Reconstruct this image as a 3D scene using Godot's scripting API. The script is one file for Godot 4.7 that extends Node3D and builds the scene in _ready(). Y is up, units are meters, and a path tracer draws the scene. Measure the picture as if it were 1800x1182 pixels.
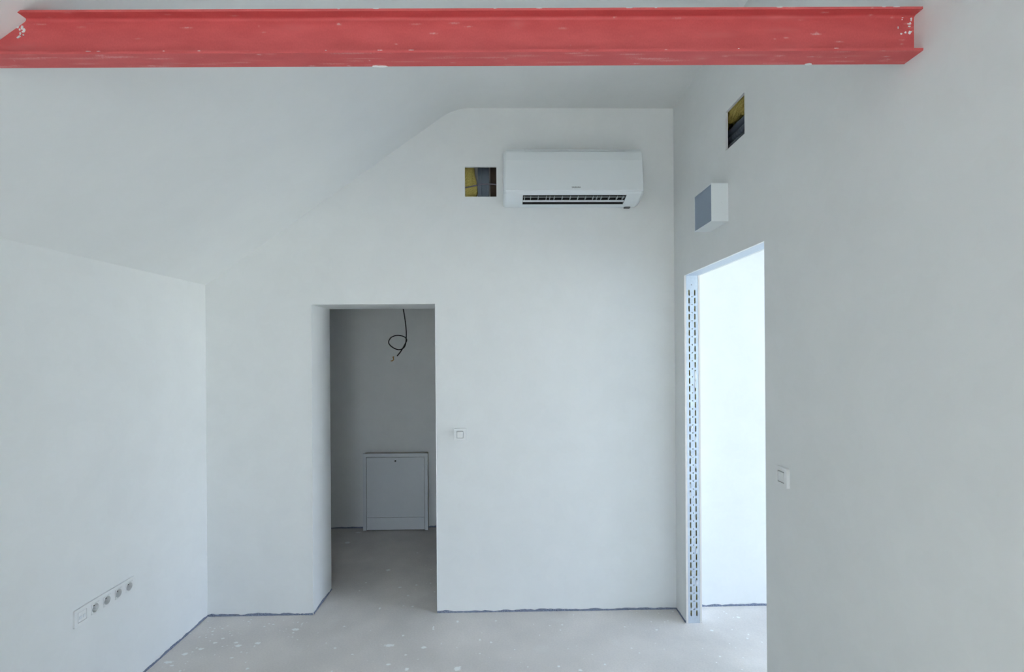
extends Node3D
# An unfinished attic room: white plaster, a red steel beam, two doorways, daylight from behind and from the next room.
# World: metres, y up, the room's axes along x and z, the camera stands at (0, 1.7, 0) and looks towards -z.

const XL := -1.94    # left wall
const XR := 1.135    # right wall
const ZB := -3.26    # back wall
const ZC := -4.875   # far wall of the closet behind the back doorway

var M := {}
var taken := {}

func _ready():
	setup_camera_and_light()
	make_materials()
	build_floor()
	build_walls()
	build_ceilings()
	build_windows()
	build_edge_strips()
	build_beam()
	build_air_conditioner()
	build_cabinet()
	build_wall_speaker()
	build_door_metal()
	build_hole_contents()
	build_switches()
	build_sockets()
	build_cable()

func setup_camera_and_light():
	var cam := Camera3D.new()
	cam.name = "camera"
	var yaw := atan(15.0 / 870.0)
	var roll := 0.0068
	var f := Vector3(sin(yaw), 0, -cos(yaw))
	var r := Vector3(cos(yaw), 0, sin(yaw))
	var right := r * cos(roll) - Vector3.UP * sin(roll)
	var up := r * sin(roll) + Vector3.UP * cos(roll)
	add_child(cam)
	cam.transform = Transform3D(Basis(right, up, -f), Vector3(0, 1.7, 0))
	cam.near = 0.05
	cam.far = 100.0
	cam.projection = Camera3D.PROJECTION_FRUSTUM
	cam.size = 1182.0 / 870.0 * cam.near
	cam.frustum_offset = Vector2(0, 31.0 / 870.0 * cam.near)
	cam.current = true

	var we := WorldEnvironment.new()
	we.name = "daylight"
	var env := Environment.new()
	var sky := Sky.new()
	var sm := ProceduralSkyMaterial.new()
	sm.sky_top_color = Color(0.58, 0.70, 0.91)
	sm.sky_horizon_color = Color(0.88, 0.92, 0.97)
	sm.sky_curve = 0.2
	sm.ground_bottom_color = Color(0.80, 0.82, 0.81)
	sm.ground_horizon_color = Color(0.90, 0.92, 0.92)
	sm.sky_energy_multiplier = 1.0
	sky.sky_material = sm
	env.background_mode = Environment.BG_SKY
	env.sky = sky
	env.background_energy_multiplier = 23.0
	env.tonemap_mode = Environment.TONE_MAPPER_LINEAR
	env.tonemap_exposure = 0.625
	env.sdfgi_enabled = true
	env.ssao_enabled = true
	env.ssil_enabled = true
	we.environment = env
	add_child(we)

	var sun := DirectionalLight3D.new()                    # low, from behind the camera
	sun.name = "sun"
	sun.light_color = Color(0.97, 0.99, 1.0)
	sun.light_energy = 21.0
	sun.light_angular_distance = 0.55
	sun.shadow_enabled = true
	add_child(sun)
	sun.look_at_from_position(Vector3(0.08, 0.42, 1.0) * 10.0, Vector3.ZERO)

# ---------------------------------------------------------------- helpers

func numbered(called: String) -> String:
	var n: int = taken.get(called, 0)
	taken[called] = n + 1
	return called if n == 0 else "%s_%03d" % [called, n]

func thing(called: String, label: String, category: String, at := Vector3.ZERO, group := "") -> Node3D:
	var o := Node3D.new()
	o.name = numbered(called)
	add_child(o)
	o.position = at
	o.set_meta("label", label)
	o.set_meta("category", category)
	if group != "":
		o.set_meta("group", group)
	return o

func tag(o: Node3D, label: String, category: String) -> Node3D:
	o.set_meta("label", label)
	o.set_meta("category", category)
	return o

func mesh_of(st: SurfaceTool, smooth := false) -> ArrayMesh:
	if smooth:
		st.index()
	st.generate_normals()
	return st.commit()

func start(smooth := false) -> SurfaceTool:
	var st := SurfaceTool.new()
	st.begin(Mesh.PRIMITIVE_TRIANGLES)
	st.set_smooth_group(0 if smooth else 0xFFFFFFFF)
	return st

func obj(called: String, what, m: Material, parent: Node3D = null, at := Vector3.ZERO) -> MeshInstance3D:
	var o := MeshInstance3D.new()
	o.name = numbered(called) if parent == null else called
	o.mesh = mesh_of(what) if what is SurfaceTool else what
	o.material_override = m
	(self if parent == null else parent).add_child(o, true)
	o.position = at
	return o

func struct(called: String, what, m: Material) -> MeshInstance3D:
	var o := obj(called, what, m)
	o.set_meta("kind", "structure")
	return o

func tri(st: SurfaceTool, a: Vector3, b: Vector3, c: Vector3):
	st.add_vertex(a); st.add_vertex(b); st.add_vertex(c)

func quad(st: SurfaceTool, a: Vector3, b: Vector3, c: Vector3, d: Vector3):   # clockwise seen from the front
	tri(st, a, b, c); tri(st, a, c, d)

func add_box(st: SurfaceTool, a: Vector3, b: Vector3):
	var lo := Vector3(minf(a.x, b.x), minf(a.y, b.y), minf(a.z, b.z))
	var hi := Vector3(maxf(a.x, b.x), maxf(a.y, b.y), maxf(a.z, b.z))
	var p := []
	for i in 8:
		p.append(Vector3(hi.x if i & 1 else lo.x, hi.y if i & 2 else lo.y, hi.z if i & 4 else lo.z))
	for q in [[4, 6, 7, 5], [1, 3, 2, 0], [5, 7, 3, 1], [0, 2, 6, 4], [6, 2, 3, 7], [0, 4, 5, 1]]:
		quad(st, p[q[0]], p[q[1]], p[q[2]], p[q[3]])

# a slab in the plane of axes u and v, thick along w, with rectangular openings [u0, v0, u1, v1]
func slab(st: SurfaceTool, axis: String, w0: float, w1: float, r: Rect2, openings: Array):
	var us := [r.position.x, r.end.x]
	var vs := [r.position.y, r.end.y]
	for o in openings:
		us.append(o[0]); us.append(o[2]); vs.append(o[1]); vs.append(o[3])
	us.sort(); vs.sort()
	for i in us.size() - 1:
		for j in vs.size() - 1:
			if us[i + 1] - us[i] < 1e-5 or vs[j + 1] - vs[j] < 1e-5:
				continue
			var c := Vector2((us[i] + us[i + 1]) / 2, (vs[j] + vs[j + 1]) / 2)
			if not r.has_point(c):
				continue
			var hole := false
			for o in openings:
				if c.x > o[0] and c.x < o[2] and c.y > o[1] and c.y < o[3]:
					hole = true
			if hole:
				continue
			if axis == "z":
				add_box(st, Vector3(us[i], vs[j], w0), Vector3(us[i + 1], vs[j + 1], w1))
			else:
				add_box(st, Vector3(w0, vs[j], us[i]), Vector3(w1, vs[j + 1], us[i + 1]))

func rounded_rect(w: float, h: float, r: float, n := 5) -> PackedVector2Array:
	var out := PackedVector2Array()
	for k in 4:
		var c := Vector2((w / 2 - r) * (1 if k == 0 or k == 3 else -1), (h / 2 - r) * (1 if k < 2 else -1))
		for i in n + 1:
			var t := (k + float(i) / n) * PI / 2
			out.append(c + Vector2(cos(t), sin(t)) * r)
	return out

func circle(r: float, n := 24, at := Vector2.ZERO) -> PackedVector2Array:
	var out := PackedVector2Array()
	for i in n:
		out.append(at + Vector2(cos(TAU * i / n), sin(TAU * i / n)) * r)
	return out

# a solid standing on the plane z = 0, its counter-clockwise outline in xy, up to z = depth, with a bevelled front edge
func add_plate(st: SurfaceTool, outline: PackedVector2Array, depth: float, bevel := 0.0, z0 := 0.0):
	var n := outline.size()
	var c := Vector2.ZERO
	for p in outline:
		c += p / n
	var inner := outline if bevel <= 0 else Geometry2D.offset_polygon(outline, -bevel, Geometry2D.JOIN_MITER)[0]
	if bevel > 0 and inner.size() != n:
		inner = PackedVector2Array()
		for p in outline:
			inner.append(p - (p - c).normalized() * bevel)
	elif bevel > 0:                                        # line the two rings up
		var best := 0
		for i in n:
			if inner[i].distance_to(outline[0]) < inner[best].distance_to(outline[0]):
				best = i
		var turned := PackedVector2Array()
		for i in n:
			turned.append(inner[(best + i) % n])
		inner = turned
	var zt := z0 + depth
	for i in n:
		var j := (i + 1) % n
		var a := outline[i]
		var b := outline[j]
		var a2 := inner[i]
		var b2 := inner[j]
		quad(st, Vector3(a.x, a.y, z0), Vector3(a.x, a.y, zt - bevel), Vector3(b.x, b.y, zt - bevel), Vector3(b.x, b.y, z0))
		if bevel > 0:
			quad(st, Vector3(a.x, a.y, zt - bevel), Vector3(a2.x, a2.y, zt), Vector3(b2.x, b2.y, zt), Vector3(b.x, b.y, zt - bevel))
	var idx := Geometry2D.triangulate_polygon(inner)
	for k in range(0, idx.size(), 3):
		var t := [inner[idx[k]], inner[idx[k + 1]], inner[idx[k + 2]]]
		if (t[1] - t[0]).cross(t[2] - t[0]) > 0:
			t.reverse()
		tri(st, Vector3(t[0].x, t[0].y, zt), Vector3(t[1].x, t[1].y, zt), Vector3(t[2].x, t[2].y, zt))

# a flat face at height z between an outer outline and a hole, rays from the hole's middle; walls of the hole down to z - depth
func add_ring(st: SurfaceTool, lo: Vector2, hi: Vector2, hole: PackedVector2Array, z: float, depth: float, floor_too := false):
	var c := Vector2.ZERO
	for p in hole:
		c += p / hole.size()
	var pts := []                                          # directions: every hole point and the four corners
	for p in hole:
		pts.append([(p - c).angle(), p])
	var corners := [lo, Vector2(hi.x, lo.y), hi, Vector2(lo.x, hi.y)]
	for q in corners:
		var a: float = (q - c).angle()
		var hit = null
		for i in hole.size():
			var x = Geometry2D.segment_intersects_segment(c, q, hole[i], hole[(i + 1) % hole.size()])
			if x != null:
				hit = x
		if hit != null:
			pts.append([a, hit])
	pts.sort_custom(func(a, b): return a[0] < b[0])
	var outer := []
	for p in pts:
		var d := Vector2(cos(p[0]), sin(p[0]))
		var t := 1e9
		if d.x > 1e-9: t = minf(t, (hi.x - c.x) / d.x)
		if d.x < -1e-9: t = minf(t, (lo.x - c.x) / d.x)
		if d.y > 1e-9: t = minf(t, (hi.y - c.y) / d.y)
		if d.y < -1e-9: t = minf(t, (lo.y - c.y) / d.y)
		outer.append(c + d * t)
	for i in pts.size():
		var j := (i + 1) % pts.size()
		var a: Vector2 = pts[i][1]
		var b: Vector2 = pts[j][1]
		var oa: Vector2 = outer[i]
		var ob: Vector2 = outer[j]
		quad(st, Vector3(oa.x, oa.y, z), Vector3(a.x, a.y, z), Vector3(b.x, b.y, z), Vector3(ob.x, ob.y, z))
		quad(st, Vector3(a.x, a.y, z), Vector3(a.x, a.y, z - depth), Vector3(b.x, b.y, z - depth), Vector3(b.x, b.y, z))
		if floor_too:
			tri(st, Vector3(a.x, a.y, z - depth), Vector3(c.x, c.y, z - depth), Vector3(b.x, b.y, z - depth))

func add_tube(st: SurfaceTool, pts: Array, r: float, sides := 10, caps := true):
	var rings := []
	var up := Vector3(0.3, 0.2, 1).normalized()
	for i in pts.size():
		var d: Vector3 = (pts[mini(i + 1, pts.size() - 1)] - pts[maxi(i - 1, 0)]).normalized()
		up = (up - d * up.dot(d)).normalized()
		var side := d.cross(up)
		var ring := []
		for k in sides:
			var t := TAU * k / sides
			ring.append(pts[i] + (up * cos(t) + side * sin(t)) * r)
		rings.append(ring)
	for i in rings.size() - 1:
		for k in sides:
			var k2 := (k + 1) % sides
			quad(st, rings[i][k], rings[i + 1][k], rings[i + 1][k2], rings[i][k2])
	if caps:
		for k in sides:
			tri(st, pts[0], rings[0][k], rings[0][(k + 1) % sides])
			tri(st, pts[-1], rings[-1][(k + 1) % sides], rings[-1][k])

func smooth_path(pts: Array, per := 5) -> Array:
	var out := []
	for i in pts.size() - 1:
		var a: Vector3 = pts[maxi(i - 1, 0)]
		var b: Vector3 = pts[i]
		var c: Vector3 = pts[i + 1]
		var d: Vector3 = pts[mini(i + 2, pts.size() - 1)]
		for k in per:
			out.append(b.cubic_interpolate(c, a, d, float(k) / per))
	out.append(pts[-1])
	return out

# an uneven lump: a squashed sphere pushed about by noise
func lump(size: Vector3, rough: float, freq: float, at_seed: int, rings := 10, segs := 14) -> ArrayMesh:
	var noise := FastNoiseLite.new()
	noise.seed = at_seed
	noise.frequency = freq
	var st := start(true)
	var g := []
	for i in rings + 1:
		var row := []
		for k in segs:
			var th := PI * i / rings
			var ph := TAU * k / segs
			var d := Vector3(sin(th) * cos(ph), cos(th), sin(th) * sin(ph))
			row.append(d * size * (1.0 + rough * noise.get_noise_3dv(d * 10.0)))
		g.append(row)
	for i in rings:
		for k in segs:
			var k2 := (k + 1) % segs
			quad(st, g[i][k], g[i][k2], g[i + 1][k2], g[i + 1][k])
	return mesh_of(st, true)

# ---------------------------------------------------------------- materials

func plain(c: Color, rough := 0.6, metal := 0.0) -> StandardMaterial3D:
	var m := StandardMaterial3D.new()
	m.albedo_color = c
	m.roughness = rough
	m.metallic = metal
	m.metallic_specular = 0.5
	return m

func noise_tex(freq: float, a: Color, b: Color, s: int, octaves := 4) -> NoiseTexture2D:
	var t := NoiseTexture2D.new()
	t.width = 512
	t.height = 512
	t.seamless = true
	var n := FastNoiseLite.new()
	n.seed = s
	n.frequency = freq
	n.fractal_octaves = octaves
	t.noise = n
	var g := Gradient.new()
	g.set_color(0, a)
	g.set_color(1, b)
	t.color_ramp = g
	return t

func relief(freq: float, s: int, strength: float) -> NoiseTexture2D:
	var t := NoiseTexture2D.new()
	t.width = 512
	t.height = 512
	t.seamless = true
	t.as_normal_map = true
	t.bump_strength = strength
	var n := FastNoiseLite.new()
	n.seed = s
	n.frequency = freq
	t.noise = n
	return t

func triplanar(m: StandardMaterial3D, scale: float) -> StandardMaterial3D:
	m.uv1_triplanar = true
	m.uv1_world_triplanar = true
	m.uv1_scale = Vector3.ONE * scale
	return m

func make_materials():
	var p := plain(Color.WHITE, 0.85)
	p.albedo_texture = noise_tex(0.01, Color(0.920, 0.932, 0.928), Color(0.935, 0.947, 0.943), 3)
	p.normal_enabled = true
	p.normal_texture = relief(0.05, 5, 2.0)
	p.normal_scale = 0.03
	M.plaster = triplanar(p, 0.7)
	M.floor = plain(Color.WHITE, 0.8)
	M.floor.albedo_texture = floor_picture()
	M.floor.normal_enabled = true
	M.floor.normal_texture = relief(0.06, 9, 2.0)
	M.floor.normal_scale = 0.1
	M.board_edge = triplanar(plain(Color(0.88, 0.87, 0.85), 0.95), 1.0)
	M.foam = plain(Color.WHITE, 0.9)
	M.foam.albedo_texture = noise_tex(0.08, Color(0.24, 0.28, 0.37), Color(0.74, 0.78, 0.84), 12)
	triplanar(M.foam, 3.0)
	M.white = plain(Color(0.925, 0.950, 0.955), 0.4)
	M.switch = plain(Color(0.925, 0.935, 0.932), 0.45)
	M.enamel = plain(Color(0.88, 0.90, 0.91), 0.4)
	M.raw_side = plain(Color(0.80, 0.78, 0.72), 0.7)
	M.dark = plain(Color(0.03, 0.035, 0.04), 0.6)
	M.black = plain(Color(0.02, 0.02, 0.022), 0.5)
	M.grey_print = plain(Color(0.33, 0.36, 0.37), 0.5)
	M.seam = plain(Color(0.42, 0.45, 0.46), 0.6)
	M.louver = plain(Color(0.72, 0.76, 0.77), 0.45)
	var z := plain(Color(0.80, 0.84, 0.88), 0.42, 0.75)
	z.albedo_texture = noise_tex(0.03, Color(0.95, 0.955, 0.96), Color(1, 1, 1), 21)
	M.zinc = triplanar(z, 4.0)
	M.dull_zinc = plain(Color(0.42, 0.46, 0.50), 0.5, 0.6)
	M.lock = plain(Color(0.35, 0.36, 0.36), 0.35, 0.9)
	M.cloth = plain(Color.WHITE, 0.95)
	M.cloth.albedo_texture = noise_tex(0.25, Color(0.53, 0.59, 0.65), Color(0.63, 0.68, 0.74), 31)
	triplanar(M.cloth, 6.0)
	var w := plain(Color.WHITE, 1.0)
	w.albedo_texture = noise_tex(0.05, Color(0.60, 0.53, 0.20), Color(0.98, 0.93, 0.62), 41, 5)
	w.normal_enabled = true
	w.normal_texture = relief(0.09, 43, 6.0)
	w.normal_scale = 1.0
	M.wool = triplanar(w, 5.0)
	M.rubber = plain(Color(0.25, 0.28, 0.32), 0.6)
	M.brown_board = plain(Color(0.30, 0.25, 0.21), 0.9)
	M.grey_cable = plain(Color(0.45, 0.42, 0.47), 0.6)
	M.copper = plain(Color(0.70, 0.52, 0.25), 0.5)
	M.beam = plain(Color.WHITE, 0.55)
	M.beam.albedo_texture = beam_picture()
	M.steel_pin = plain(Color(0.25, 0.25, 0.25), 0.35, 0.8)

# screed with drips and dabs of white paint; one tile of the picture is 4 m by 4 m, starting at (-2, -5)
func floor_picture() -> ImageTexture:
	var n := 1536
	var coarse := FastNoiseLite.new()
	coarse.seed = 61
	coarse.frequency = 0.004
	coarse.fractal_octaves = 4
	var a := coarse.get_seamless_image(n, n)
	a.convert(Image.FORMAT_L8)
	var fine := FastNoiseLite.new()
	fine.seed = 62
	fine.frequency = 0.18
	fine.fractal_octaves = 3
	var b := fine.get_seamless_image(n, n)
	b.convert(Image.FORMAT_L8)
	var da := a.get_data()
	var db := b.get_data()
	var px := PackedByteArray()
	px.resize(n * n * 3)
	for i in n * n:
		var k := (da[i] - 128) * 0.10 + (db[i] - 128) * 0.05
		px[i * 3] = clampi(int(223 + k), 0, 255)
		px[i * 3 + 1] = clampi(int(219 + k * 0.95), 0, 255)
		px[i * 3 + 2] = clampi(int(215 + k * 0.9), 0, 255)
	var edge := FastNoiseLite.new()
	edge.seed = 63
	edge.frequency = 0.05
	for s in range(0, SPLATS.size(), 4):
		dab(px, n, edge, SPLATS[s] / 1000.0, SPLATS[s + 1] / 1000.0, SPLATS[s + 2] / 1000.0, SPLATS[s + 3] / 1000.0, 0.95)
	var rng := RandomNumberGenerator.new()
	rng.seed = 64
	for s in 500:
		var r := 0.0018 + 0.004 * pow(rng.randf(), 4.0)
		dab(px, n, edge, rng.randf_range(-2, 2), rng.randf_range(-5, -1), r, r * rng.randf_range(0.7, 1.4), rng.randf_range(0.3, 0.8))
	for s in 60:                                           # faint wiped patches
		dab(px, n, edge, rng.randf_range(-2, 2), rng.randf_range(-5, -1), rng.randf_range(0.02, 0.09), rng.randf_range(0.02, 0.07), 0.10)
	var im := Image.create_from_data(n, n, false, Image.FORMAT_RGB8, px)
	im.generate_mipmaps()
	return ImageTexture.create_from_image(im)

func dab(px: PackedByteArray, n: int, edge: FastNoiseLite, x: float, z: float, rx: float, rz: float, strength: float):
	var k := n / 4.0
	var cx := (x + 2.0) * k
	var cz := (z + 5.0) * k
	var ax := maxf(rx * k, 1.0)
	var az := maxf(rz * k, 1.0)
	for j in range(int(cz - az * 1.6) - 1, int(cz + az * 1.6) + 2):
		for i in range(int(cx - ax * 1.6) - 1, int(cx + ax * 1.6) + 2):
			var d := Vector2((i - cx) / ax, (j - cz) / az).length()
			d += edge.get_noise_2d(i * 3.0, j * 3.0) * 0.55
			var t := clampf((1.1 - d) * 3.0, 0, 1) * strength
			if t <= 0:
				continue
			var at := (posmod(j, n) * n + posmod(i, n)) * 3
			px[at] = int(lerpf(px[at], 250, t))
			px[at + 1] = int(lerpf(px[at + 1], 252, t))
			px[at + 2] = int(lerpf(px[at + 2], 251, t))

# red primer with scuffs and plaster flecks; u runs along the beam, v round its section
func beam_picture() -> ImageTexture:
	var w := 2048
	var h := 256
	var n1 := FastNoiseLite.new()
	n1.seed = 71
	n1.frequency = 0.02
	n1.fractal_octaves = 4
	var n2 := FastNoiseLite.new()
	n2.seed = 72
	n2.frequency = 0.25
	var im := Image.create(w, h, false, Image.FORMAT_RGB8)
	for j in h:
		for i in w:
			var k := n1.get_noise_2d(i * 0.5, j * 2.0) * 0.03 + n2.get_noise_2d(i, j) * 0.025
			im.set_pixel(i, j, Color(0.80 + k, 0.335 + k * 0.9, 0.335 + k * 0.9))
	var rng := RandomNumberGenerator.new()
	rng.seed = 73
	for s in 260:
		var u := rng.randf()
		var v := rng.randf()
		if rng.randf() < 0.25:
			u = pow(rng.randf(), 3.0) * 0.06 if rng.randf() < 0.5 else 1.0 - pow(rng.randf(), 3.0) * 0.05
		scuff(im, n2, u * w, v * h, rng.randf_range(1, 14), rng.randf_range(0.7, 2.0), rng.randf_range(0.1, 0.75), Color(0.88, 0.80, 0.79))
	for s in 30:
		scuff(im, n2, rng.randf() * w, rng.randf() * h, rng.randf_range(15, 60), rng.randf_range(3, 9), rng.randf_range(0.08, 0.22), Color(0.85, 0.62, 0.61))
	for s in 70:                                           # rubbed streaks on the underside of the lower flange
		var u := pow(rng.randf(), 1.7)
		scuff(im, n2, u * w, rng.randf_range(0.87, 0.995) * h, rng.randf_range(6, 50), rng.randf_range(0.8, 3.0), rng.randf_range(0.15, 0.5), Color(0.90, 0.72, 0.71))
	im.generate_mipmaps()
	return ImageTexture.create_from_image(im)

func scuff(im: Image, edge: FastNoiseLite, cx: float, cy: float, ax: float, ay: float, strength: float, c: Color):
	for j in range(maxi(int(cy - ay * 2), 0), mini(int(cy + ay * 2) + 1, im.get_height())):
		for i in range(maxi(int(cx - ax * 2), 0), mini(int(cx + ax * 2) + 1, im.get_width())):
			var d := Vector2((i - cx) / ax, (j - cy) / ay).length() + edge.get_noise_2d(i, j) * 0.9
			var t := clampf(1.2 - d, 0, 1) * strength
			if t > 0:
				im.set_pixel(i, j, im.get_pixel(i, j).lerp(c, t))


# white dabs on the floor, in millimetres: x, z, half width, half depth
const SPLATS := [-1901,-3198,4,4,-1848,-3128,6,6,-1811,-3116,6,6,-1845,-3101,4,4,-1803,-3083,7,8,-1787,-3049,6,5,-1822,-3043,4,5,-1850,-3024,6,5,-1805,-3017,5,6,-1762,-3115,7,7,-1745,-3142,6,6,-1699,-3080,5,4,-1685,-3091,3,3,-1661,-3035,5,5,-1685,-3058,4,4,-1637,-3062,3,3,-1613,-3048,3,3,-1698,-3004,10,8,-1760,-2980,5,5,-1720,-2959,12,11,-1655,-2923,5,5,-1631,-2929,3,4,-1765,-2900,16,11,-1796,-2910,5,5,-1799,-2873,6,5,-1827,-2853,17,12,-1871,-2780,25,12,-1875,-2737,4,4,-1769,-2764,5,4,-1768,-2783,4,3,-1756,-2700,8,7,-1740,-2708,5,3,-1833,-2749,14,6,-1594,-2958,15,10,-1565,-2926,20,13,-1462,-2949,16,12,-1468,-2920,6,6,-1514,-2863,6,6,-1478,-2854,4,4,-1652,-2841,3,4,-1616,-2821,3,3,-1540,-2809,12,7,-1439,-2766,4,4,-1402,-2711,10,8,-1640,-3190,8,6,-1636,-3213,4,4,-1680,-3203,4,4,-1621,-3172,4,4,-1615,-3141,5,3,-1495,-3161,7,6,-1466,-3151,9,6,-1511,-3129,7,6,-1424,-3201,4,5,-1348,-3168,4,4,-1320,-3175,4,4,-1284,-3162,3,3,-1262,-3171,4,4,-1360,-3097,4,3,-1393,-3082,4,4,-1365,-3068,4,4,-1305,-3088,18,14,-1299,-3052,8,6,-1285,-3008,5,5,-1242,-2978,4,4,-1284,-3140,4,4,-1279,-3120,3,3,-1297,-2886,3,3,-1929,-3063,6,5,-1312,-3013,3,3,441,-3208,5,5,276,-3086,5,6,354,-3093,6,7,337,-3035,5,6,176,-3105,3,6,51,-2843,4,5,540,-2693,6,7,740,-3059,6,5,782,-3088,4,4,920,-3114,5,6,823,-3256,6,5,914,-3262,6,5,859,-3223,4,4,999,-3212,4,4,974,-3190,3,3,1013,-3191,3,4,926,-3019,8,6,1029,-3120,5,5,1005,-3108,5,5,358,-2842,4,4,288,-2682,8,9,400,-2647,12,9,205,-2982,3,8,119,-2683,4,5,908,-2821,3,3,875,-2880,3,4,723,-2837,7,5,757,-2790,4,4,933,-3234,3,3,1098,-3229,7,5,1133,-3248,4,3,687,-3262,4,3,487,-2782,4,4,412,-2867,4,4,-1399,-4755,26,15,-1425,-4502,25,23,-749,-4250,7,10,-584,-3912,6,9,-637,-3999,4,6,-553,-3683,7,7,-654,-3658,10,10,-686,-3499,8,9,-505,-3549,7,6,-688,-3358,5,5,-625,-3349,8,8,-1047,-3580,7,6,-840,-3329,7,14,-768,-3625,13,10,-921,-3918,21,17,-1038,-3707,7,8,-832,-3063,4,5,-1058,-2938,5,6,-989,-2886,8,7,-868,-2823,8,6,-476,-2878,17,12,-378,-2914,4,4,-153,-2945,6,8,-86,-2918,7,8,-61,-3150,5,7,-446,-3066,8,8,-449,-3088,4,17,-305,-3149,9,11,-619,-3004,7,10,-644,-2726,13,8,-535,-2682,11,14,-261,-2680,18,21,-564,-2809,9,6,-1008,-3115,8,6,-283,-2872,4,5,-1289,-3088,13,12,-1320,-3171,4,6,-1287,-3154,5,6,-1263,-3169,4,4,-934,-2676,7,6,-678,-2904,32,14,-147,-2810,5,4,1490,-3146,11,10,1437,-3197,6,6,1460,-3147,4,5,1364,-3148,4,4,1260,-3003,11,9,1387,-3008,5,5,1461,-2953,5,6,1434,-2914,6,6,1500,-2874,4,5,1303,-2863,4,4,1196,-2746,6,6,1319,-2729,5,4,1263,-2629,5,5,1153,-2692,4,5,1431,-3219,5,4,1321,-2825,3,3]

# ---------------------------------------------------------------- the setting

func build_floor():
	var st := start()
	var x0 := -2.14
	var x1 := 6.0
	var z0 := -5.1
	var z1 := 4.9
	for q in [[x0, z0], [x1, z0], [x1, z1], [x0, z0], [x1, z1], [x0, z1]]:
		st.set_uv(Vector2((q[0] + 2.0) / 4.0, (q[1] + 5.0) / 4.0))
		st.add_vertex(Vector3(q[0], 0, q[1]))
	var sides := [[x0, z0, x1, z0], [x1, z0, x1, z1], [x1, z1, x0, z1], [x0, z1, x0, z0]]
	for s in sides:
		for q in [[s[0], 0, s[1]], [s[0], -0.2, s[1]], [s[2], -0.2, s[3]], [s[0], 0, s[1]], [s[2], -0.2, s[3]], [s[2], 0, s[3]]]:
			st.set_uv(Vector2(0.1, 0.1))
			st.add_vertex(Vector3(q[0], q[1], q[2]))
	st.generate_normals()
	st.generate_tangents()
	struct("floor", st.commit(), M.floor)

func build_walls():
	var st := start()
	var boxes := []
	for k in 5:
		boxes.append([-2.579 + 0.071 * k - 0.0235, 0.4915, -2.579 + 0.071 * k + 0.0235, 0.5385])
	slab(st, "x", XL, XL - 0.05, Rect2(-5.1, 0, 10.0, 2.17), boxes)   # recessed boxes behind the sockets
	add_box(st, Vector3(XL - 0.05, 0, -5.1), Vector3(XL - 0.2, 2.17, 4.9))
	struct("wall_left", st, M.plaster)

	# back wall: a board with a square cut-out, a cavity behind it, the doorway through all of it
	var door := [-1.256, -0.01, -0.446, 2.030]
	var cut := [-0.246, 2.735, -0.039, 2.931]
	var cavity := [-0.42, 2.55, 0.16, 3.10]
	var whole := Rect2(-2.14, 0, 3.375, 3.55)
	st = start()
	slab(st, "z", ZB, ZB - 0.0125, whole, [door, cut])
	slab(st, "z", ZB - 0.0125, ZB - 0.20, whole, [door, cavity])
	slab(st, "z", ZB - 0.20, ZB - 0.345, whole, [door])
	var back := struct("wall_back", st, M.plaster)
	for q in [[Vector3(door[0], 0.012, ZB), Vector3(door[0], door[3], ZB)], [Vector3(door[2], 0.012, ZB), Vector3(door[2], door[3], ZB)]]:
		st = start()                                       # metal corner beads under the skim on the reveal's edges
		add_tube(st, [q[0], q[1]], 0.0022, 8)
		obj("corner_bead", st, M.plaster, back)

	# right wall: two boards on studs, doorway, square cut-out high up
	var rdoor := [-3.085, -0.01, -2.130, 2.182]
	var rcut := [-2.494, 2.723, -2.297, 2.917]
	var rcav := [-2.80, 2.60, -2.00, 3.10]
	var rwhole := Rect2(-3.26, 0, 8.16, 3.55)
	st = start()
	slab(st, "x", XR, XR + 0.0125, rwhole, [rdoor, rcut])
	slab(st, "x", XR + 0.0125, XR + 0.0875, rwhole, [[-3.135, -0.01, -2.080, 2.232], rcav])
	slab(st, "x", XR + 0.0875, XR + 0.10, rwhole, [rdoor, rcav])
	var right := struct("wall_right", st, M.plaster)
	for x in [XR + 0.0004, XR + 0.0879]:                   # the raw board edges at the doorway
		st = start()
		add_box(st, Vector3(x, 0.0, -3.0853), Vector3(x + 0.0117, 2.182, -3.0843))
		obj("board_edge", st, M.board_edge, right)

	# closet behind the back doorway
	st = start()
	slab(st, "z", ZC, ZC - 0.2, Rect2(-2.14, 0, 1.9, 2.4), [])
	struct("wall_closet_far", st, M.plaster)
	st = start()
	add_box(st, Vector3(-0.44, 0, ZC), Vector3(-0.24, 2.4, ZB - 0.345))
	struct("wall_closet_right", st, M.plaster)
	st = start()
	add_box(st, Vector3(-1.74, 0, ZC), Vector3(XL, 2.4, ZB - 0.345))
	struct("wall_closet_left", st, M.plaster)

	# the room beyond the right doorway, with a tall window in its outer wall
	st = start()
	slab(st, "z", -3.288, -3.49, Rect2(1.235, 0, 4.765, 3.55), [])
	struct("wall_next_room_far", st, M.plaster)
	st = start()
	slab(st, "x", 5.8, 6.0, Rect2(-3.288, 0, 4.1, 3.55), [WINDOW_B])
	struct("wall_next_room_outer", st, M.plaster)
	st = start()
	slab(st, "z", 0.6, 0.8, Rect2(1.235, 0, 4.565, 3.55), [])
	struct("wall_next_room_near", st, M.plaster)

	# the gable behind the camera with its window
	st = start()
	slab(st, "z", 4.7, 4.9, Rect2(-2.14, 0, 3.375, 3.55), [WINDOW_A])
	struct("wall_front", st, M.plaster)

const WINDOW_A := [-0.35, 0.05, 0.60, 2.35]    # behind the camera: x0, y0, x1, y1
const WINDOW_B := [-3.15, 0.02, -0.50, 2.45]    # next room: z0, y0, z1, y1

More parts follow.
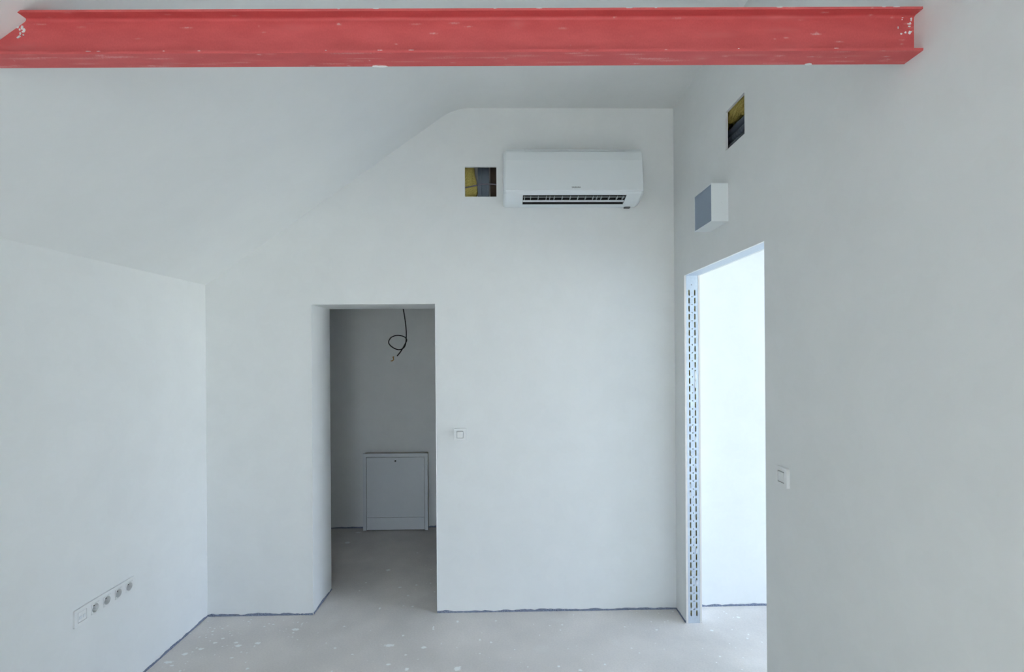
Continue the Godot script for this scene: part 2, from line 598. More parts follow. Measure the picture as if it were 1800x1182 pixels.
func build_ceilings():
	# sloping soffit, rounded into the flat strip under the ridge
	var k := 0.711
	var under := [Vector2(-2.14, 2.16 - 0.2 * k), Vector2(-1.94, 2.16)]
	for i in 9:
		var t := i / 8.0
		var a := Vector2(-0.40, 2.16 + 1.54 * k)
		var b := Vector2(-0.3115, 3.318)
		var c := Vector2(-0.20, 3.318)
		under.append(a.lerp(b, t).lerp(b.lerp(c, t), t))
	under.append(Vector2(1.235, 3.318))
	var st := start(true)
	var zs := [ZB - 0.02, 4.9]
	for i in under.size() - 1:
		var a: Vector2 = under[i]
		var b: Vector2 = under[i + 1]
		quad(st, Vector3(a.x, a.y, zs[1]), Vector3(a.x, a.y, zs[0]), Vector3(b.x, b.y, zs[0]), Vector3(b.x, b.y, zs[1]))
	st.set_smooth_group(0xFFFFFFFF)
	for i in under.size() - 1:
		var a: Vector2 = under[i] + Vector2(0, 0.22)
		var b: Vector2 = under[i + 1] + Vector2(0, 0.22)
		quad(st, Vector3(a.x, a.y, zs[0]), Vector3(a.x, a.y, zs[1]), Vector3(b.x, b.y, zs[1]), Vector3(b.x, b.y, zs[0]))
		for z in zs:
			quad(st, Vector3(a.x, a.y, z), Vector3(b.x, b.y, z), Vector3(b.x, b.y - 0.22, z), Vector3(a.x, a.y - 0.22, z))
	struct("ceiling", st, M.plaster)
	st = start()
	add_box(st, Vector3(-1.94, 2.22, ZB - 0.345), Vector3(-0.24, 2.4, ZC - 0.2))
	struct("ceiling_closet", st, M.plaster)
	st = start()
	add_box(st, Vector3(1.235, 2.5, -3.288), Vector3(5.8, 2.58, 0.6))
	struct("ceiling_next_room", st, M.plaster)
	st = start()
	add_box(st, Vector3(1.235, 3.318, -3.49), Vector3(6.0, 3.55, 0.8))
	struct("ceiling_loft", st, M.plaster)

func build_windows():
	for w in [["window_1", WINDOW_A, "z", 4.8], ["window_2", WINDOW_B, "x", 5.9]]:
		var r: Array = w[1]
		var o := Node3D.new()
		o.name = w[0]
		add_child(o)
		o.set_meta("kind", "structure")
		var mid: float = (r[0] + r[2]) / 2
		var st := start()
		slab(st, w[2], w[3] - 0.035, w[3] + 0.035, Rect2(r[0], r[1], r[2] - r[0], r[3] - r[1]),
			[[r[0] + 0.07, r[1] + 0.07, mid - 0.05, r[3] - 0.07], [mid + 0.05, r[1] + 0.07, r[2] - 0.07, r[3] - 0.07]])
		obj("window_frame", st, M.white, o)

# the blue-grey foam strip left standing between the screed and the plaster
func build_edge_strips():
	var runs := [
		["trim_1", [Vector3(XL, 0, -1.2), Vector3(XL, 0, ZB)]],
		["trim_2", [Vector3(XL, 0, ZB), Vector3(-1.256, 0, ZB), Vector3(-1.256, 0, ZB - 0.345)]],
		["trim_3", [Vector3(-0.446, 0, ZB), Vector3(XR, 0, ZB), Vector3(XR, 0, -3.085)]],
		["trim_4", [Vector3(1.235, 0, -3.288), Vector3(2.6, 0, -3.288)]],
		["trim_5", [Vector3(-1.74, 0, ZC), Vector3(-0.44, 0, ZC)]],
		["trim_6", [Vector3(XR, 0, -2.13), Vector3(XR, 0, -0.4)]],
	]
	var n := FastNoiseLite.new()
	n.seed = 81
	n.frequency = 9.0
	for r in runs:
		var st := start()
		var pts: Array = r[1]
		for i in pts.size() - 1:
			var a: Vector3 = pts[i]
			var b: Vector3 = pts[i + 1]
			var d := (b - a).normalized()
			var out := Vector3(-d.z, 0, d.x)
			var steps := int(a.distance_to(b) / 0.012) + 1
			var last := []
			for s in steps + 1:
				var p := a.lerp(b, float(s) / steps)
				var v := n.get_noise_3dv(p)
				var v2 := n.get_noise_3dv(p * 4.0 + Vector3(7, 7, 7))
				var hgt := clampf(0.0095 + 0.010 * v + 0.004 * v2, 0.003, 0.02)
				var proud := 0.0045 + 0.002 * v2
				var now := [p + out * proud, p + out * proud + Vector3(0, hgt, 0), p + out * 0.0004 + Vector3(0, hgt + 0.002, 0)]
				if s > 0:
					quad(st, last[0], last[1], now[1], now[0])
					quad(st, last[1], last[2], now[2], now[1])
				last = now
		struct(r[0], st, M.foam)

# ---------------------------------------------------------------- things

func build_beam():
	var t := thing("steel_beam", "red primed steel beam crossing the room under the ceiling", "beam", Vector3(0, 2.509, 0))
	var a := Vector3(-1.62, 0, -1.380)
	var b := Vector3(1.145, 0, -1.344)
	# section in (depth towards the room, height)
	var hw := 0.032
	var tf := 0.0063
	var web := 0.0022
	var r := 0.007
	var hh := 0.118
	var half := [Vector2(hw, 0), Vector2(hw, tf)]
	for i in 5:
		var t2 := PI / 2 * i / 4.0
		half.append(Vector2(web + r - r * sin(t2), tf + r - r * cos(t2)))
	for i in 5:
		var t2 := PI / 2 * (4 - i) / 4.0
		half.append(Vector2(web + r - r * sin(t2), hh - tf - r + r * cos(t2)))
	half.append(Vector2(hw, hh - tf))
	half.append(Vector2(hw, hh))
	var ring := half.duplicate()
	for i in range(half.size() - 1, -1, -1):
		ring.append(Vector2(-half[i].x, half[i].y))
	var total := 0.0
	for i in ring.size():
		total += ring[i].distance_to(ring[(i + 1) % ring.size()])
	var st := SurfaceTool.new()
	st.begin(Mesh.PRIMITIVE_TRIANGLES)
	var d := (b - a).normalized()
	var out := Vector3(-d.z, 0, d.x)
	if out.z < 0:
		out = -out
	var len_at := 0.0
	var fillets := range(2, 6) + range(7, 11) + range(16, 20) + range(21, 25)
	for i in ring.size():
		var p: Vector2 = ring[i]
		var q: Vector2 = ring[(i + 1) % ring.size()]
		st.set_smooth_group(1 if i in fillets else 0xFFFFFFFF)
		var v0 := len_at / total
		len_at += p.distance_to(q)
		var v1 := len_at / total
		var c := [[a, p, 0.0, v0], [b, p, 1.0, v0], [b, q, 1.0, v1], [a, p, 0.0, v0], [b, q, 1.0, v1], [a, q, 0.0, v1]]
		for k in c:
			st.set_uv(Vector2(k[2], k[3]))
			st.add_vertex(k[0] + out * k[1].x + Vector3(0, k[1].y, 0))
	obj("girder", st, M.beam, t)
	# plaster and paint left on the steel
	var rng := RandomNumberGenerator.new()
	rng.seed = 85
	var spots := [[-0.335, 0.0, -0.031, 0.016, 0.004, 0.004], [-0.352, 0.0, -0.031, 0.012, 0.003, 0.004], [0.862, 0.0, -0.030, 0.010, 0.002, 0.005], [-1.36, 0.118, 0.02, 0.02, 0.004, 0.012]]
	for k in 16:                                           # where the web meets the right wall
		spots.append([1.128 - 0.05 * pow(rng.randf(), 2.0), 0.062 + 0.05 * rng.randf(), 0.0026, 0.0015 + 0.003 * rng.randf(), 0.0015 + 0.003 * rng.randf(), 0.0008])
	for k in 10:                                           # along the lower flange
		spots.append([rng.randf_range(-1.25, 1.1), 0.0066, 0.0315, 0.002 + 0.006 * rng.randf(), 0.0008, 0.0012])
	for k in 10:                                           # along the upper edge
		spots.append([rng.randf_range(-1.2, 1.12), 0.1175, 0.0318, 0.003 + 0.010 * rng.randf(), 0.001, 0.001])
	for k in 12:                                           # where the beam enters the slope
		spots.append([-1.312 + 0.010 * rng.randf_range(-1, 1), 0.055 + 0.055 * rng.randf(), 0.0026, 0.002 + 0.003 * rng.randf(), 0.002 + 0.004 * rng.randf(), 0.001])
	for s in spots:
		var f: float = (s[0] - a.x) / (b.x - a.x)
		var o := obj("plaster_fleck", lump(Vector3(s[3], s[4], s[5]), 0.5, 0.15, int(s[0] * 1000) + 5000, 5, 8), M.plaster, t)
		o.position = a.lerp(b, f) + out * s[2] + Vector3(0, s[1], 0)

func ac_profile(grooved: bool) -> Array:                   # (depth from the wall, height)
	var p := [Vector2(0, 2.662), Vector2(0.04, 2.657)]
	if grooved:
		p += [Vector2(0.078, 2.6585), Vector2(0.082, 2.715), Vector2(0.165, 2.745), Vector2(0.182, 2.686)]
	else:
		p += [Vector2(0.08, 2.659), Vector2(0.12, 2.665), Vector2(0.16, 2.676)]
	p += [Vector2(0.197, 2.690), Vector2(0.206, 2.699), Vector2(0.2075, 2.71), Vector2(0.200, 2.80), Vector2(0.186, 2.90), Vector2(0.168, 2.955), Vector2(0.152, 2.975), Vector2(0.130, 2.984), Vector2(0, 2.984)]
	return p

func ac_piece(st: SurfaceTool, prof: Array, xs: Array, insets: Array):
	var n := prof.size()
	var rows := []
	for i in xs.size():
		var row := []
		for p in prof:
			var e: float = insets[i]
			var d: float = p.x * (1.0 - e / 0.21)
			var y: float = 2.82 + (p.y - 2.82) * (1.0 - e * 0.5 / 0.165)
			row.append(Vector3(xs[i], y, ZB + d))
		rows.append(row)
	for i in xs.size() - 1:
		for k in n:
			var k2 := (k + 1) % n
			quad(st, rows[i][k], rows[i][k2], rows[i + 1][k2], rows[i + 1][k])
	var poly := PackedVector2Array()
	for p in prof:
		poly.append(p)
	var idx := Geometry2D.triangulate_polygon(poly)
	for e in [0, xs.size() - 1]:
		for k in range(0, idx.size(), 3):
			tri(st, rows[e][idx[k]], rows[e][idx[k + 1]], rows[e][idx[k + 2]])

func build_air_conditioner():
	var t := thing("air_conditioner", "white wall-mounted air conditioner with a dark slotted outlet below", "air conditioner")
	var x0 := 0.004
	var x1 := 0.884
	var g0 := 0.128
	var g1 := 0.776
	var st := start()
	ac_piece(st, ac_profile(false), [x0, x0 + 0.003, x0 + 0.009, x0 + 0.02, g0], [0.030, 0.018, 0.008, 0.0, 0.0])
	ac_piece(st, ac_profile(true), [g0, g1], [0, 0])
	ac_piece(st, ac_profile(false), [g1, x1 - 0.02, x1 - 0.009, x1 - 0.003, x1], [0.0, 0.0, 0.008, 0.018, 0.030])
	obj("casing", st, M.white, t)
	# front panel, its upper middle cut out for a flap
	var f := [Vector2(0.2075, 2.703), Vector2(0.2145, 2.708), Vector2(0.2065, 2.80), Vector2(0.1925, 2.90), Vector2(0.178, 2.950), Vector2(0.1735, 2.9615)]
	var top := [Vector2(0.1735, 2.9615), Vector2(0.160, 2.979), Vector2(0.146, 2.987)]
	st = start()
	panel_strip(st, f, 0.022, 0.872)
	panel_strip(st, top, 0.030, 0.1405)
	panel_strip(st, top, 0.7705, 0.866)
	obj("front_panel", st, M.white, t)
	st = start()
	panel_strip(st, [Vector2(0.1710, 2.9648), Vector2(0.160, 2.979), Vector2(0.146, 2.987)], 0.1435, 0.7675)
	obj("top_flap", st, M.white, t)
	# outlet: dark throat, fins, blade
	st = start()
	var th := [Vector2(0.0795, 2.6595), Vector2(0.0835, 2.7135), Vector2(0.1645, 2.743), Vector2(0.1805, 2.688)]
	for i in 3:
		quad(st, Vector3(g0 + 0.001, th[i].y, ZB + th[i].x), Vector3(g1 - 0.001, th[i].y, ZB + th[i].x), Vector3(g1 - 0.001, th[i + 1].y, ZB + th[i + 1].x), Vector3(g0 + 0.001, th[i + 1].y, ZB + th[i + 1].x))
	for x in [g0 + 0.0005, g1 - 0.0005]:
		quad(st, Vector3(x, th[0].y, ZB + th[0].x), Vector3(x, th[1].y, ZB + th[1].x), Vector3(x, th[2].y, ZB + th[2].x), Vector3(x, th[3].y, ZB + th[3].x))
	obj("air_outlet", st, M.dark, t)
	for x in [0.140, 0.1775, 0.225, 0.276, 0.298, 0.326, 0.3765, 0.427, 0.475, 0.523, 0.570, 0.5945, 0.623, 0.672, 0.722, 0.759]:
		st = start()
		add_box(st, Vector3(x - 0.0014, 2.672, ZB + 0.122), Vector3(x + 0.0014, 2.684, ZB + 0.172))
		obj("fin", st, M.louver, t)
	st = start()
	add_box(st, Vector3(g0 + 0.004, 2.6795, ZB + 0.1575), Vector3(g1 - 0.006, 2.683, ZB + 0.161))
	obj("grille_bar", st, M.louver, t)
	st = start()
	for q in [[0.112, 2.6645, 0.126, 2.6715]]:
		quad(st, Vector3(g0 + 0.002, q[1], ZB + q[0]), Vector3(g1 - 0.004, q[1], ZB + q[0]), Vector3(g1 - 0.004, q[3], ZB + q[2]), Vector3(g0 + 0.002, q[3], ZB + q[2]))
		add_box(st, Vector3(g0 + 0.002, q[1] + 0.001, ZB + q[0]), Vector3(g1 - 0.004, q[3] + 0.001, ZB + q[2]))
	obj("louver_blade", st, M.white, t)
	st = start()
	add_box(st, Vector3(0.0075, 2.712, ZB + 0.085), Vector3(0.0135, 2.825, ZB + 0.125))
	obj("side_vent", st, M.seam, t)
	st = start()
	add_box(st, Vector3(0.800, 2.6535, ZB + 0.004), Vector3(0.838, 2.661, ZB + 0.03))
	obj("drain_stub", st, M.lock, t)
	var tm := TextMesh.new()
	var font := SystemFont.new()
	font.font_names = PackedStringArray(["Droid Sans"])
	font.font_weight = 700
	tm.font = font
	tm.text = "SABIANA"
	tm.font_size = 32
	tm.depth = 0.0006
	tm.pixel_size = 0.00035
	var o := MeshInstance3D.new()
	o.name = "lettering"
	o.mesh = tm
	o.material_override = M.grey_print
	t.add_child(o)
	var box := tm.get_aabb()
	o.scale = Vector3(0.054 / box.size.x, 0.0085 / box.size.y, 1)
	o.position = Vector3(0.456, 2.7245, ZB + 0.2138)
	o.rotation.x = -0.085

func panel_strip(st: SurfaceTool, prof: Array, xa: float, xb: float):
	var th := 0.0035
	for i in prof.size() - 1:
		var p: Vector2 = prof[i]
		var q: Vector2 = prof[i + 1]
		quad(st, Vector3(xa, p.y, ZB + p.x), Vector3(xa, q.y, ZB + q.x), Vector3(xb, q.y, ZB + q.x), Vector3(xb, p.y, ZB + p.x))
		for x in [xa, xb]:
			quad(st, Vector3(x, p.y, ZB + p.x), Vector3(x, q.y, ZB + q.x), Vector3(x, q.y, ZB + q.x - th), Vector3(x, p.y, ZB + p.x - th))
	for p in [prof[0], prof[-1]]:
		quad(st, Vector3(xa, p.y, ZB + p.x), Vector3(xb, p.y, ZB + p.x), Vector3(xb, p.y, ZB + p.x - th), Vector3(xa, p.y, ZB + p.x - th))

func build_cabinet():
	var t := thing("distribution_cabinet", "low white metal cabinet with a round lock on the closet floor", "cabinet", Vector3(-1.050, 0, -4.78))
	var hw := 0.311
	var h := 0.744
	var st := start()
	add_box(st, Vector3(-hw + 0.006, 0.016, -0.094), Vector3(hw - 0.004, h - 0.004, -0.030))
	obj("body", st, M.raw_side, t)
	st = start()
	slab(st, "z", 0.0, -0.030, Rect2(-hw, 0.006, hw * 2, h - 0.006), [[-0.277, 0.0, 0.283, 0.712]])
	obj("frame", st, M.enamel, t)
	st = start()
	add_plate_box(st, -0.2735, 0.1315, 0.2795, 0.7080, -0.016, -0.001)
	var door := obj("door", st, M.enamel, t)
	st = start()
	add_plate(st, circle(0.0085, 20), 0.004, 0.001)
	var lock := obj("lock", st, M.lock, door, Vector3(0.003, 0.674, -0.001))
	lock.set_meta("label", "dark grey round lock")
	st = start()
	add_plate_box(st, -0.2735, 0.012, 0.2795, 0.129, -0.016, -0.001)
	obj("plinth_panel", st, M.enamel, t)
	st = start()
	add_box(st, Vector3(-hw + 0.01, 0.0, -0.09), Vector3(hw - 0.01, 0.016, -0.035))
	obj("foot_rail", st, M.dark, t)

func add_plate_box(st: SurfaceTool, xa: float, ya: float, xb: float, yb: float, za: float, zb: float):
	var b := 0.001
	add_box(st, Vector3(xa, ya, za), Vector3(xb, yb, zb - b))
	var o := [Vector3(xa, ya, zb - b), Vector3(xa, yb, zb - b), Vector3(xb, yb, zb - b), Vector3(xb, ya, zb - b)]
	var i := [Vector3(xa + b, ya + b, zb), Vector3(xa + b, yb - b, zb), Vector3(xb - b, yb - b, zb), Vector3(xb - b, ya + b, zb)]
	for k in 4:
		quad(st, o[k], o[(k + 1) % 4], i[(k + 1) % 4], i[k])
	quad(st, i[0], i[1], i[2], i[3])

func build_wall_speaker():
	var t := thing("wall_speaker", "small white box speaker with grey front high on the right wall", "speaker", Vector3(XR, 2.358, -2.58))
	t.rotation.y = -PI / 2                                  # its front looks along -x
	var hw := 0.111
	var h := 0.194
	var d := 0.085
	var st := start()
	var shape := rounded_rect(hw * 2, h, 0.004, 3)
	add_plate(st, shape, d - 0.004, 0.0)
	slab(st, "z", d - 0.004, d, Rect2(-hw, -h / 2, hw * 2, h), [[-hw + 0.004, -h / 2 + 0.004, hw - 0.004, h / 2 - 0.004]])
	obj("housing", st, M.white, t, Vector3(0, h / 2, 0))
	st = start()
	add_plate(st, rounded_rect(hw * 2 - 0.010, h - 0.010, 0.003, 3), 0.003, 0.001)
	obj("grille", st, M.cloth, t, Vector3(0, h / 2, d - 0.004))
	st = start()
	add_plate(st, circle(0.0075, 20), 0.0016, 0.0006)
	var o := obj("button", st, M.white, t, Vector3(hw, 0.098, 0.030))
	o.rotation.y = PI / 2

func build_door_metal():
	# the stud at the far jamb: web with two rows of long slots and small holes between them
	var x0 := XR + 0.0128
	var w := 0.0744
	var t := thing("metal_stud", "perforated galvanised metal stud lining the far side of the bright doorway", "metal stud", Vector3(x0, 0, -3.0856))
	var st := start()
	var period := 0.0503
	var y := 2.0997
	for k in 41:
		var a := y - period * (k + 1)
		for c in [[0.0, 0.030, 0.0187], [0.044, w, 0.0546]]:
			add_ring(st, Vector2(c[0], a), Vector2(c[1], a + period), slot_outline(Vector2(c[2], a + period / 2), 0.0042, 0.0185), 0, 0.004)
		if k < 40:
			var m := a - period / 2
			add_ring(st, Vector2(0.030, m), Vector2(0.044, m + period), circle(0.0038, 10, Vector2(0.037, m + period / 2)), 0, 0.004)
	var low := y - period * 41
	quad(st, Vector3(0, low, 0), Vector3(w, low, 0), Vector3(w, 0, 0), Vector3(0, 0, 0))
	quad(st, Vector3(0.030, y, 0), Vector3(0.044, y, 0), Vector3(0.044, y - period / 2, 0), Vector3(0.030, y - period / 2, 0))
	quad(st, Vector3(0.030, low + period / 2, 0), Vector3(0.044, low + period / 2, 0), Vector3(0.044, low, 0), Vector3(0.030, low, 0))
	quad(st, Vector3(0, 2.18, 0), Vector3(w, 2.18, 0), Vector3(w, y, 0), Vector3(0, y, 0))
	obj("web", st, M.zinc, t)
	for x in [0.0, w - 0.0012]:
		st = start()
		add_box(st, Vector3(x, 0, -0.001), Vector3(x + 0.0012, 2.18, -0.046))
		obj("flange", st, M.zinc, t)
	var rng := RandomNumberGenerator.new()
	rng.seed = 91
	for s in [[0.0560, 1.555, 0.006, 0.030], [0.0545, 1.50, 0.005, 0.022], [0.0560, 1.45, 0.003, 0.010], [0.053, 0.98, 0.004, 0.008], [0.054, 1.16, 0.005, 0.014], [0.0185, 0.86, 0.003, 0.016], [0.0180, 0.81, 0.003, 0.016], [0.055, 0.455, 0.004, 0.017], [0.055, 0.255, 0.004, 0.017], [0.033, 1.05, 0.007, 0.006], [0.030, 1.23, 0.006, 0.010]]:
		obj("plaster_smear", lump(Vector3(s[2], s[3], 0.0012), 0.5, 0.12, int(s[1] * 1000), 6, 10), M.plaster, t, Vector3(s[0], s[1], 0.0))
	# the channel over the opening, its end bent down over the stud
	var h := thing("metal_header", "smooth galvanised channel over the bright doorway, bent down at one end", "metal channel", Vector3(x0, 2.182, -3.085))
	st = start()
	add_box(st, Vector3(0, 0.0, 0.002), Vector3(w, 0.0012, 0.953))
	obj("web", st, M.zinc, h)
	for x in [0.0, w - 0.0012]:
		st = start()
		add_box(st, Vector3(x, 0.0013, 0.002), Vector3(x + 0.0012, 0.042, 0.953))
		obj("flange", st, M.zinc, h)
	st = start()
	add_box(st, Vector3(0.0006, 0.0, 0.0012), Vector3(w - 0.0006, -0.080, 0.0))
	obj("bent_tab", st, M.zinc, h)
	st = start()
	add_plate(st, circle(0.0028, 10), 0.0012)
	obj("screw", st, M.lock, h, Vector3(0.034, -0.058, 0.0012))
	# mineral wool seen through the slots
	st = start()
	add_box(st, Vector3(x0 + 0.004, 0.02, -3.108), Vector3(x0 + w - 0.004, 2.15, -3.132))
	tag(obj("stud_insulation", st, M.wool), "yellow mineral wool behind the slots of the metal stud", "insulation")

func slot_outline(c: Vector2, hw: float, hl: float) -> PackedVector2Array:
	var out := PackedVector2Array()
	for i in 5:
		var t := PI * i / 4.0
		out.append(c + Vector2(cos(t) * hw, hl - hw + sin(t) * hw))
	for i in 5:
		var t := PI + PI * i / 4.0
		out.append(c + Vector2(cos(t) * hw, -hl + hw + sin(t) * hw))
	return out

func ribbed_tube(a: Vector3, b: Vector3, r: float, pitch: float, depth: float, sag: Vector3) -> ArrayMesh:
	var st := start(true)
	var n := int(a.distance_to(b) / pitch) * 4
	var rings := []
	var d := (b - a).normalized()
	var up := (Vector3.UP - d * d.y).normalized()
	var side := d.cross(up)
	for i in n + 1:
		var f := float(i) / n
		var p := a.lerp(b, f) + sag * sin(PI * f)
		var rr := r - depth * (0.5 + 0.5 * cos(TAU * i / 4.0))
		var ring := []
		for k in 16:
			var t := TAU * k / 16
			ring.append(p + (up * cos(t) + side * sin(t)) * rr)
		rings.append(ring)
	for i in n:
		for k in 16:
			quad(st, rings[i][k], rings[i + 1][k], rings[i + 1][(k + 1) % 16], rings[i][(k + 1) % 16])
	return mesh_of(st, true)

func build_hole_contents():
	# right wall: wool above, dark lagged pipes below
	tag(obj("pipe_hole_insulation", lump(Vector3(0.050, 0.060, 0.20), 0.5, 0.34, 107, 40, 60), M.wool, null, Vector3(1.205, 2.953, -2.50)), "yellow mineral wool bulging above dark pipes in the right wall hole", "insulation")
	tag(obj("lagged_pipe", ribbed_tube(Vector3(1.196, 2.842, -2.78), Vector3(1.196, 2.838, -2.02), 0.024, 0.11, 0.0015, Vector3(0, -0.002, 0)), M.rubber), "smooth dark pipe just under the yellow wool in the right wall hole", "pipe")
	tag(obj("corrugated_conduit", ribbed_tube(Vector3(1.180, 2.792, -2.78), Vector3(1.184, 2.795, -2.02), 0.019, 0.022, 0.003, Vector3(0, -0.002, 0)), M.rubber), "dark ribbed pipe in the middle of the right wall hole", "pipe")
	tag(obj("lagged_pipe", ribbed_tube(Vector3(1.174, 2.750, -2.78), Vector3(1.176, 2.753, -2.02), 0.0185, 0.06, 0.002, Vector3(0, -0.002, 0)), M.rubber), "lowest dark pipe in the right wall hole", "pipe")
	var st := start()
	# back wall: wool, a lipped stud, a brown board, a grey cable across
	tag(obj("socket_hole_insulation", lump(Vector3(0.085, 0.22, 0.035), 0.3, 0.14, 105, 18, 22), M.wool, null, Vector3(-0.262, 2.835, -3.345)), "yellow mineral wool at the left of the square hole beside the air conditioner", "insulation")
	var s := thing("cavity_stud", "grey metal stud standing inside the hole beside the air conditioner", "metal stud", Vector3(-0.166, 2.56, -3.365))
	st = start()
	add_box(st, Vector3(0, 0, 0), Vector3(0.026, 0.53, 0.014))
	obj("flange", st, M.dull_zinc, s)
	st = start()
	add_box(st, Vector3(0.026, 0, -0.004), Vector3(0.0345, 0.53, 0.002))
	obj("groove", st, M.dull_zinc, s)
	st = start()
	add_box(st, Vector3(0.0345, 0, 0), Vector3(0.055, 0.53, 0.012))
	add_box(st, Vector3(0.0575, 0, 0), Vector3(0.076, 0.53, 0.012))
	add_box(st, Vector3(0.055, 0, 0), Vector3(0.0575, 0.53, 0.007))
	obj("web", st, M.dull_zinc, s)
	st = start()
	add_box(st, Vector3(-0.082, 2.56, -3.392), Vector3(0.12, 3.09, -3.380))
	tag(obj("cavity_board", st, M.brown_board), "dark brown board behind the hole beside the air conditioner", "board")
	st = start(true)
	add_tube(st, smooth_path([Vector3(-0.30, 2.795, -3.288), Vector3(-0.245, 2.806, -3.294), Vector3(-0.19, 2.818, -3.297), Vector3(-0.14, 2.829, -3.30), Vector3(-0.09, 2.832, -3.30), Vector3(-0.04, 2.825, -3.295), Vector3(0.02, 2.80, -3.29)]), 0.0042, 8)
	tag(obj("cavity_cable", mesh_of(st, true), M.grey_cable), "thin grey cable crossing the hole beside the air conditioner", "cable")

func add_frame(t: Node3D, w: float, h: float, holes: Array, half: float, d: float):
	# cover frame: bevelled rim, then one cell with a square opening for each module
	var st := start()
	var b := 0.002
	var o := rounded_rect(w, h, 0.005, 3)
	var i := rounded_rect(w - b * 2, h - b * 2, 0.003, 3)
	var n := o.size()
	for k in n:
		var j := (k + 1) % n
		quad(st, Vector3(o[k].x, o[k].y, 0), Vector3(o[k].x, o[k].y, d - b), Vector3(o[j].x, o[j].y, d - b), Vector3(o[j].x, o[j].y, 0))
		quad(st, Vector3(o[k].x, o[k].y, d - b), Vector3(i[k].x, i[k].y, d), Vector3(i[j].x, i[j].y, d), Vector3(o[j].x, o[j].y, d - b))
	for c in holes.size():
		var lo: float = -w / 2 + 0.003 if c == 0 else (holes[c - 1] + holes[c]) / 2
		var hi: float = w / 2 - 0.003 if c == holes.size() - 1 else (holes[c + 1] + holes[c]) / 2
		var sq := PackedVector2Array()
		for p in rounded_rect(half * 2, half * 2, 0.002, 2):
			sq.append(p + Vector2(holes[c], 0))
		add_ring(st, Vector2(lo, -h / 2 + 0.003), Vector2(hi, h / 2 - 0.003), sq, d - 0.0001, d - 0.001)
	slab(st, "z", d - 0.0003, d - 0.0001, Rect2(-w / 2 + 0.001, -h / 2 + 0.001, w - 0.002, h - 0.002), [[-w / 2 + 0.003, -h / 2 + 0.003, w / 2 - 0.003, h / 2 - 0.003]])
	obj("cover_frame", st, M.switch, t)

func build_switches():
	for s in [["white square light switch on the back wall beside the closet doorway", Vector3(-0.288, 1.131, ZB), 0.0], ["white square light switch on the right wall beside the bright doorway", Vector3(XR, 1.152, -1.990), -PI / 2]]:
		var t := thing("light_switch", s[0], "light switch", s[1], "light switches beside the doorways")
		t.rotation.y = s[2]
		var mid := Node3D.new()
		mid.name = "cover"
		t.add_child(mid)
		mid.position = Vector3(0, 0.0405, 0)
		add_frame(mid, 0.081, 0.081, [0.0], 0.0235, 0.013)
		var st := start()
		add_plate(st, rounded_rect(0.0410, 0.0410, 0.002, 2), 0.011, 0.0015)
		var o := obj("rocker", st, M.switch, mid, Vector3(0, 0, 0.0015))
		o.rotation.x = 0.05

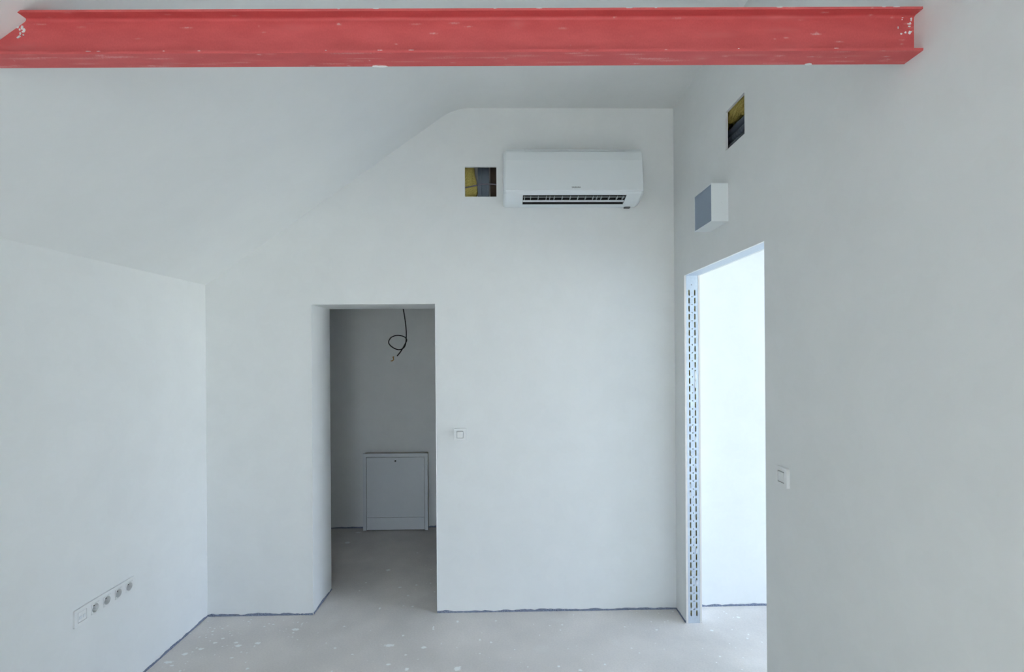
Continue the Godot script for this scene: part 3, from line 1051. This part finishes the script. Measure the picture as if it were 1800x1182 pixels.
func build_sockets():
	var t := thing("socket_strip", "white five-gang strip of wall sockets low on the left wall", "sockets", Vector3(XL, 0.4755, -2.437))
	t.rotation.y = PI / 2
	var mid := Node3D.new()
	mid.name = "cover"
	t.add_child(mid)
	mid.position = Vector3(0, 0.0395, 0)
	var at := [-0.142, -0.071, 0.0, 0.071, 0.142]
	add_frame(mid, 0.364, 0.080, at, 0.0235, 0.009)
	for k in 5:
		var st := start()
		if k == 0:
			add_plate(st, rounded_rect(0.0445, 0.0445, 0.002, 2), 0.0088, 0.001)
			var o := obj("data_module", st, M.switch, mid, Vector3(at[k], 0, 0))
			for x in [-0.010, 0.010]:
				st = start()
				add_plate_box(st, x - 0.0068, -0.010, x + 0.0068, 0.004, 0.0085, 0.0100)
				obj("data_port", st, M.enamel, o)
		else:
			var c := circle(0.0196, 28)
			add_ring(st, Vector2(-0.0225, -0.0225), Vector2(0.0225, 0.0225), c, 0.0095, 0.026, true)
			var o := obj("socket", st, M.switch, mid, Vector3(at[k], 0, 0))
			st = start()
			add_plate(st, circle(0.0026, 12), 0.0215, 0.001)
			obj("earth_pin", st, M.steel_pin, o, Vector3(0, 0.0105, -0.0163))
			for x in [-0.0095, 0.0095]:
				st = start()
				add_plate(st, circle(0.0026, 12, Vector2(x, 0)), 0.0003)
				obj("contact_hole", st, M.black, o, Vector3(0, 0, -0.0163))

func build_cable():
	var t := thing("hanging_cable", "black looped electric cable hanging from the closet ceiling", "cable", Vector3(-0.85, 2.22, -4.2))
	var p := [Vector3(-0.858, 2.22, 0), Vector3(-0.853, 2.15, 0.0), Vector3(-0.844, 2.081, 0), Vector3(-0.835, 2.028, 0), Vector3(-0.823, 1.932, 0), Vector3(-0.821, 1.86, 0.0), Vector3(-0.824, 1.802, 0.002), Vector3(-0.839, 1.759, 0.004), Vector3(-0.875, 1.74, 0.006), Vector3(-0.918, 1.75, 0.008), Vector3(-0.956, 1.779, 0.011), Vector3(-0.966, 1.808, 0.013), Vector3(-0.946, 1.842, 0.015), Vector3(-0.908, 1.858, 0.017), Vector3(-0.869, 1.858, 0.018), Vector3(-0.831, 1.846, 0.019), Vector3(-0.814, 1.821, 0.019), Vector3(-0.827, 1.788, 0.018), Vector3(-0.851, 1.745, 0.018), Vector3(-0.875, 1.711, 0.016), Vector3(-0.897, 1.687, 0.014)]
	var q := []
	for v in p:
		q.append(v - Vector3(-0.85, 2.22, 0))
	var st := start(true)
	add_tube(st, smooth_path(q, 6), 0.0048, 10)
	obj("sheath", mesh_of(st, true), M.black, t)
	st = start(true)
	add_tube(st, smooth_path([q[-1], q[-1] + Vector3(-0.012, -0.008, 0), q[-1] + Vector3(-0.026, -0.010, 0)]), 0.0014, 6)
	obj("white_wire", mesh_of(st, true), M.white, t)
	st = start(true)
	var e: Vector3 = q[-1] + Vector3(-0.026, -0.010, 0)
	add_tube(st, smooth_path([e + Vector3(0.002, 0.001, 0), e + Vector3(-0.008, 0.001, 0), e + Vector3(-0.004, -0.010, 0), e + Vector3(-0.003, -0.020, 0), e + Vector3(-0.012, -0.030, 0), e + Vector3(-0.026, -0.031, 0)]), 0.0040, 8)
	obj("brown_wire", mesh_of(st, true), M.copper, t)
